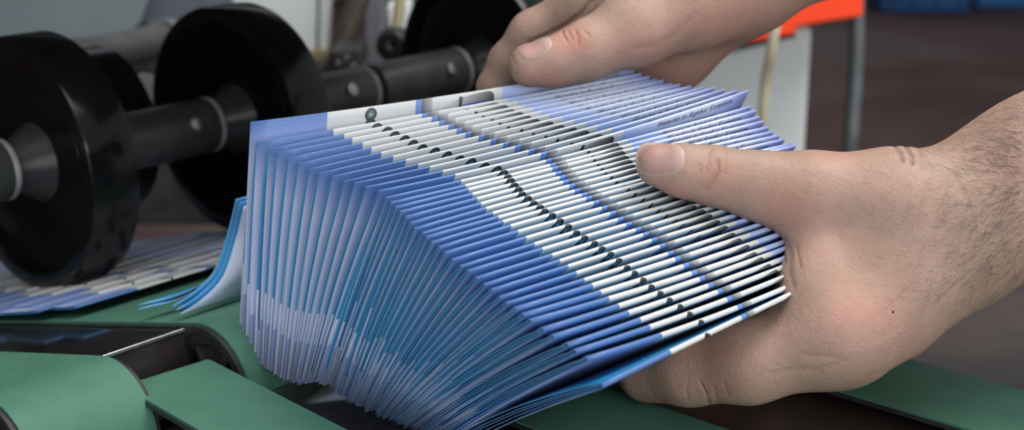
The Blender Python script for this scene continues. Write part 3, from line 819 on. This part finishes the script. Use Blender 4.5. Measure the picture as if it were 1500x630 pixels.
# hair on the wrist and forearm
def strands(parent, bvh, region, n, flow, name='arm_hair', lmin=.004, lmax=.011, rad=.00004):
    v = []; f = []
    for _ in range(n):
        x, y = region(); o = Vector((0,0,CAM_H)); t = (P(x, y, .6)-o).normalized()
        hit, hn, _, _ = bvh.ray_cast(o, t, 2)
        if hit is None: continue
        L_ = random.uniform(lmin, lmax); g = flow(x, y)+Vector((random.uniform(-.5,.5), random.uniform(-.3,.3), random.uniform(-.5,.5)))
        g = (g-hn*g.dot(hn)).normalized(); sd = hn.cross(g)*random.uniform(-.75,.75)
        pts = [hit+g*(L_*s)+sd*(L_*s*s)+hn*(.0001+.0011*math.sin(min(s*2.6,1.57))*L_/.008) for s in (0,.25,.5,.75,1)]
        b = len(v); side = g.cross(hn)
        for q, p in enumerate(pts):
            r = rad*(1-.75*q/4)
            v += [p+side*r, p-side*r*.5+hn*r*.87, p-side*r*.5-hn*r*.87]
        for q in range(4):
            for k in range(3): f.append((b+q*3+k, b+q*3+(k+1) % 3, b+q*3+3+(k+1) % 3, b+q*3+3+k))
    o = mesh(name, v, f, M['hair'], parent); o['kind'] = 'stuff'; o['label'] = 'fine dark hairs'
    return o
def reg1():
    while True:
        x = random.uniform(1275, 1505); y = random.uniform(130, 440)
        w = min(1, max(0, (x-1290)/170))**2.2*(.35+.65*min(1,max(0,1-abs(y-300-(x-1400)*-.3)/150)))
        if random.random() < w+.04: return x, y
strands(hand1, bv, reg1, 1300, lambda x, y: Vector((-.8, .1, -.55 if y > 260 else .25)))
ml = lathe('mole', [(.0001,.0004),(.0004,.0003),(.0006,0)], bv.ray_cast(Vector((0,0,CAM_H)), (P(1308,457,.6)-Vector((0,0,CAM_H))).normalized(), 2)[0], (0,-1,.2), M['hair'], hand1, seg=12)

# ---- upper hand (pinching the rear right corner)
U = [
 limb((776,96,.695,32), (812,90,.697,36), .004),
 limb((812,90,.697,36), (858,74,.700,41), .005),
 limb((858,74,.700,41), (930,42,.708,50), .007),
 limb((930,42,.708,50), (1010,-4,.722,70), .012),
 limb((1010,-4,.722,72), (1085,-42,.735,84), .014),
 limb((1085,-42,.735,84), (1240,-120,.745,100), .014),
 limb((1240,-120,.745,100), (1420,-210,.750,120), .014),
 limb((724,128,.764,24), (745,92,.762,29), .005),        # index finger behind the fan
 limb((745,92,.762,29), (782,52,.756,35), .005),
 limb((782,52,.756,35), (868,8,.748,44), .006),
 limb((868,8,.748,46), (1010,-40,.745,80), .012),
 limb((1000,5,.745,62), (968,70,.765,56), .010),         # heel of the palm behind the leaflets
 limb((968,70,.768,56), (988,76,.768,52), .006),
 limb((988,76,.768,50), (1075,-20,.750,78), .012),
 limb((724,128,.764,24), (735,180,.770,21), .005),
 limb((930,20,.780,50), (1010,-20,.765,70), .012),
 limb((930,20,.790,40), (820,70,.800,31), .006),
 limb((820,70,.800,31), (790,140,.800,27), .005),
 limb((790,140,.800,27), (800,190,.796,24), .005),
 limb((950,40,.800,36), (870,100,.815,29), .006),
 limb((870,100,.815,29), (850,170,.812,25), .005),
]
me2, V2 = sdf_mesh('hand', U, .00105, None, )
l2 = [([(822,42),(826,54),(832,62)], 1.7, .5), ([(842,44),(848,56),(846,66)], 1.7, .5), ([(832,46),(838,58)], 1.6, .4), ([(856,46),(864,54)], 1.8, .35),
      ([(776,62),(800,52),(830,36),(852,20),(866,2)], 3.2, .8), ([(928,72),(960,66),(990,50),(1020,20)], 5, .25), ([(748,80),(757,98)], 2, .2)]
creases(me2, V2, l2, [(838,58,28,20,.7), (800,112,30,18,.5), (930,60,50,30,.3), (1040,20,60,40,.3), (965,105,50,25,.35)], .9)
hand2 = link('hand', me2, M['skin'])
tag(hand2, 'bare upper hand pressing its thumb on the rear leaflets, fingers hidden behind them', 'hand', 'the two hands holding the leaflets')
bv2 = BVHTree.FromObject(hand2, bpy.context.evaluated_depsgraph_get())
ax2 = (P(858,70,.700)-P(776,94,.695)).normalized()
nail(hand2, bv2, P(784,90,.697), ax2, vd+Vector((0,-.0,1.0)), .0160, .0135)

# ------------------------------------------------------------------ light
world = bpy.data.worlds.new('world'); bpy.context.scene.world = world; world.use_nodes = True
bg = world.node_tree.nodes['Background']; bg.inputs[0].default_value = (.86,.92,1.0,1); bg.inputs[1].default_value = .42
def area(name, loc, target, sx, sy, power, col):
    l = bpy.data.lights.new(name, 'AREA'); l.shape = 'RECTANGLE'; l.size = sx; l.size_y = sy; l.energy = power; l.color = col
    o = bpy.data.objects.new(name, l); COL.objects.link(o); o.location = loc
    o.rotation_euler = (Vector(target)-Vector(loc)).to_track_quat('-Z', 'Y').to_euler(); return o
T = (.05, .62, .05)
area('hall_window_light', (-1.5, -.8, 1.5), T, 1.6, 1.2, 9, (.92,.96,1.0))
area('rear_softbox_light', (1.6, -2.2, .7), T, 2.2, 1.6, 46, (.95,.97,1.0))  # softbox added behind the camera to veil the rear leaflets with sheen
area('ceiling_light', (.5, .2, 2.2), T, 1.8, 1.4, 19, (1.0,.98,.95))
area('hall_lamp_light', (1.1, 1.2, 2.4), (1.0, 2.6, -.4), 1.5, 1.5, 62, (1,.97,.93))
sc = bpy.context.scene
sc.view_settings.view_transform = 'Standard'; sc.view_settings.look = 'None'; sc.view_settings.gamma = 1
sc.view_settings.use_curve_mapping = False; sc.view_settings.exposure = 0

print('BEDCHK', (E_-A*Lp).dot(A), A1.dot(A), E_.dot(A), C0.dot(A))
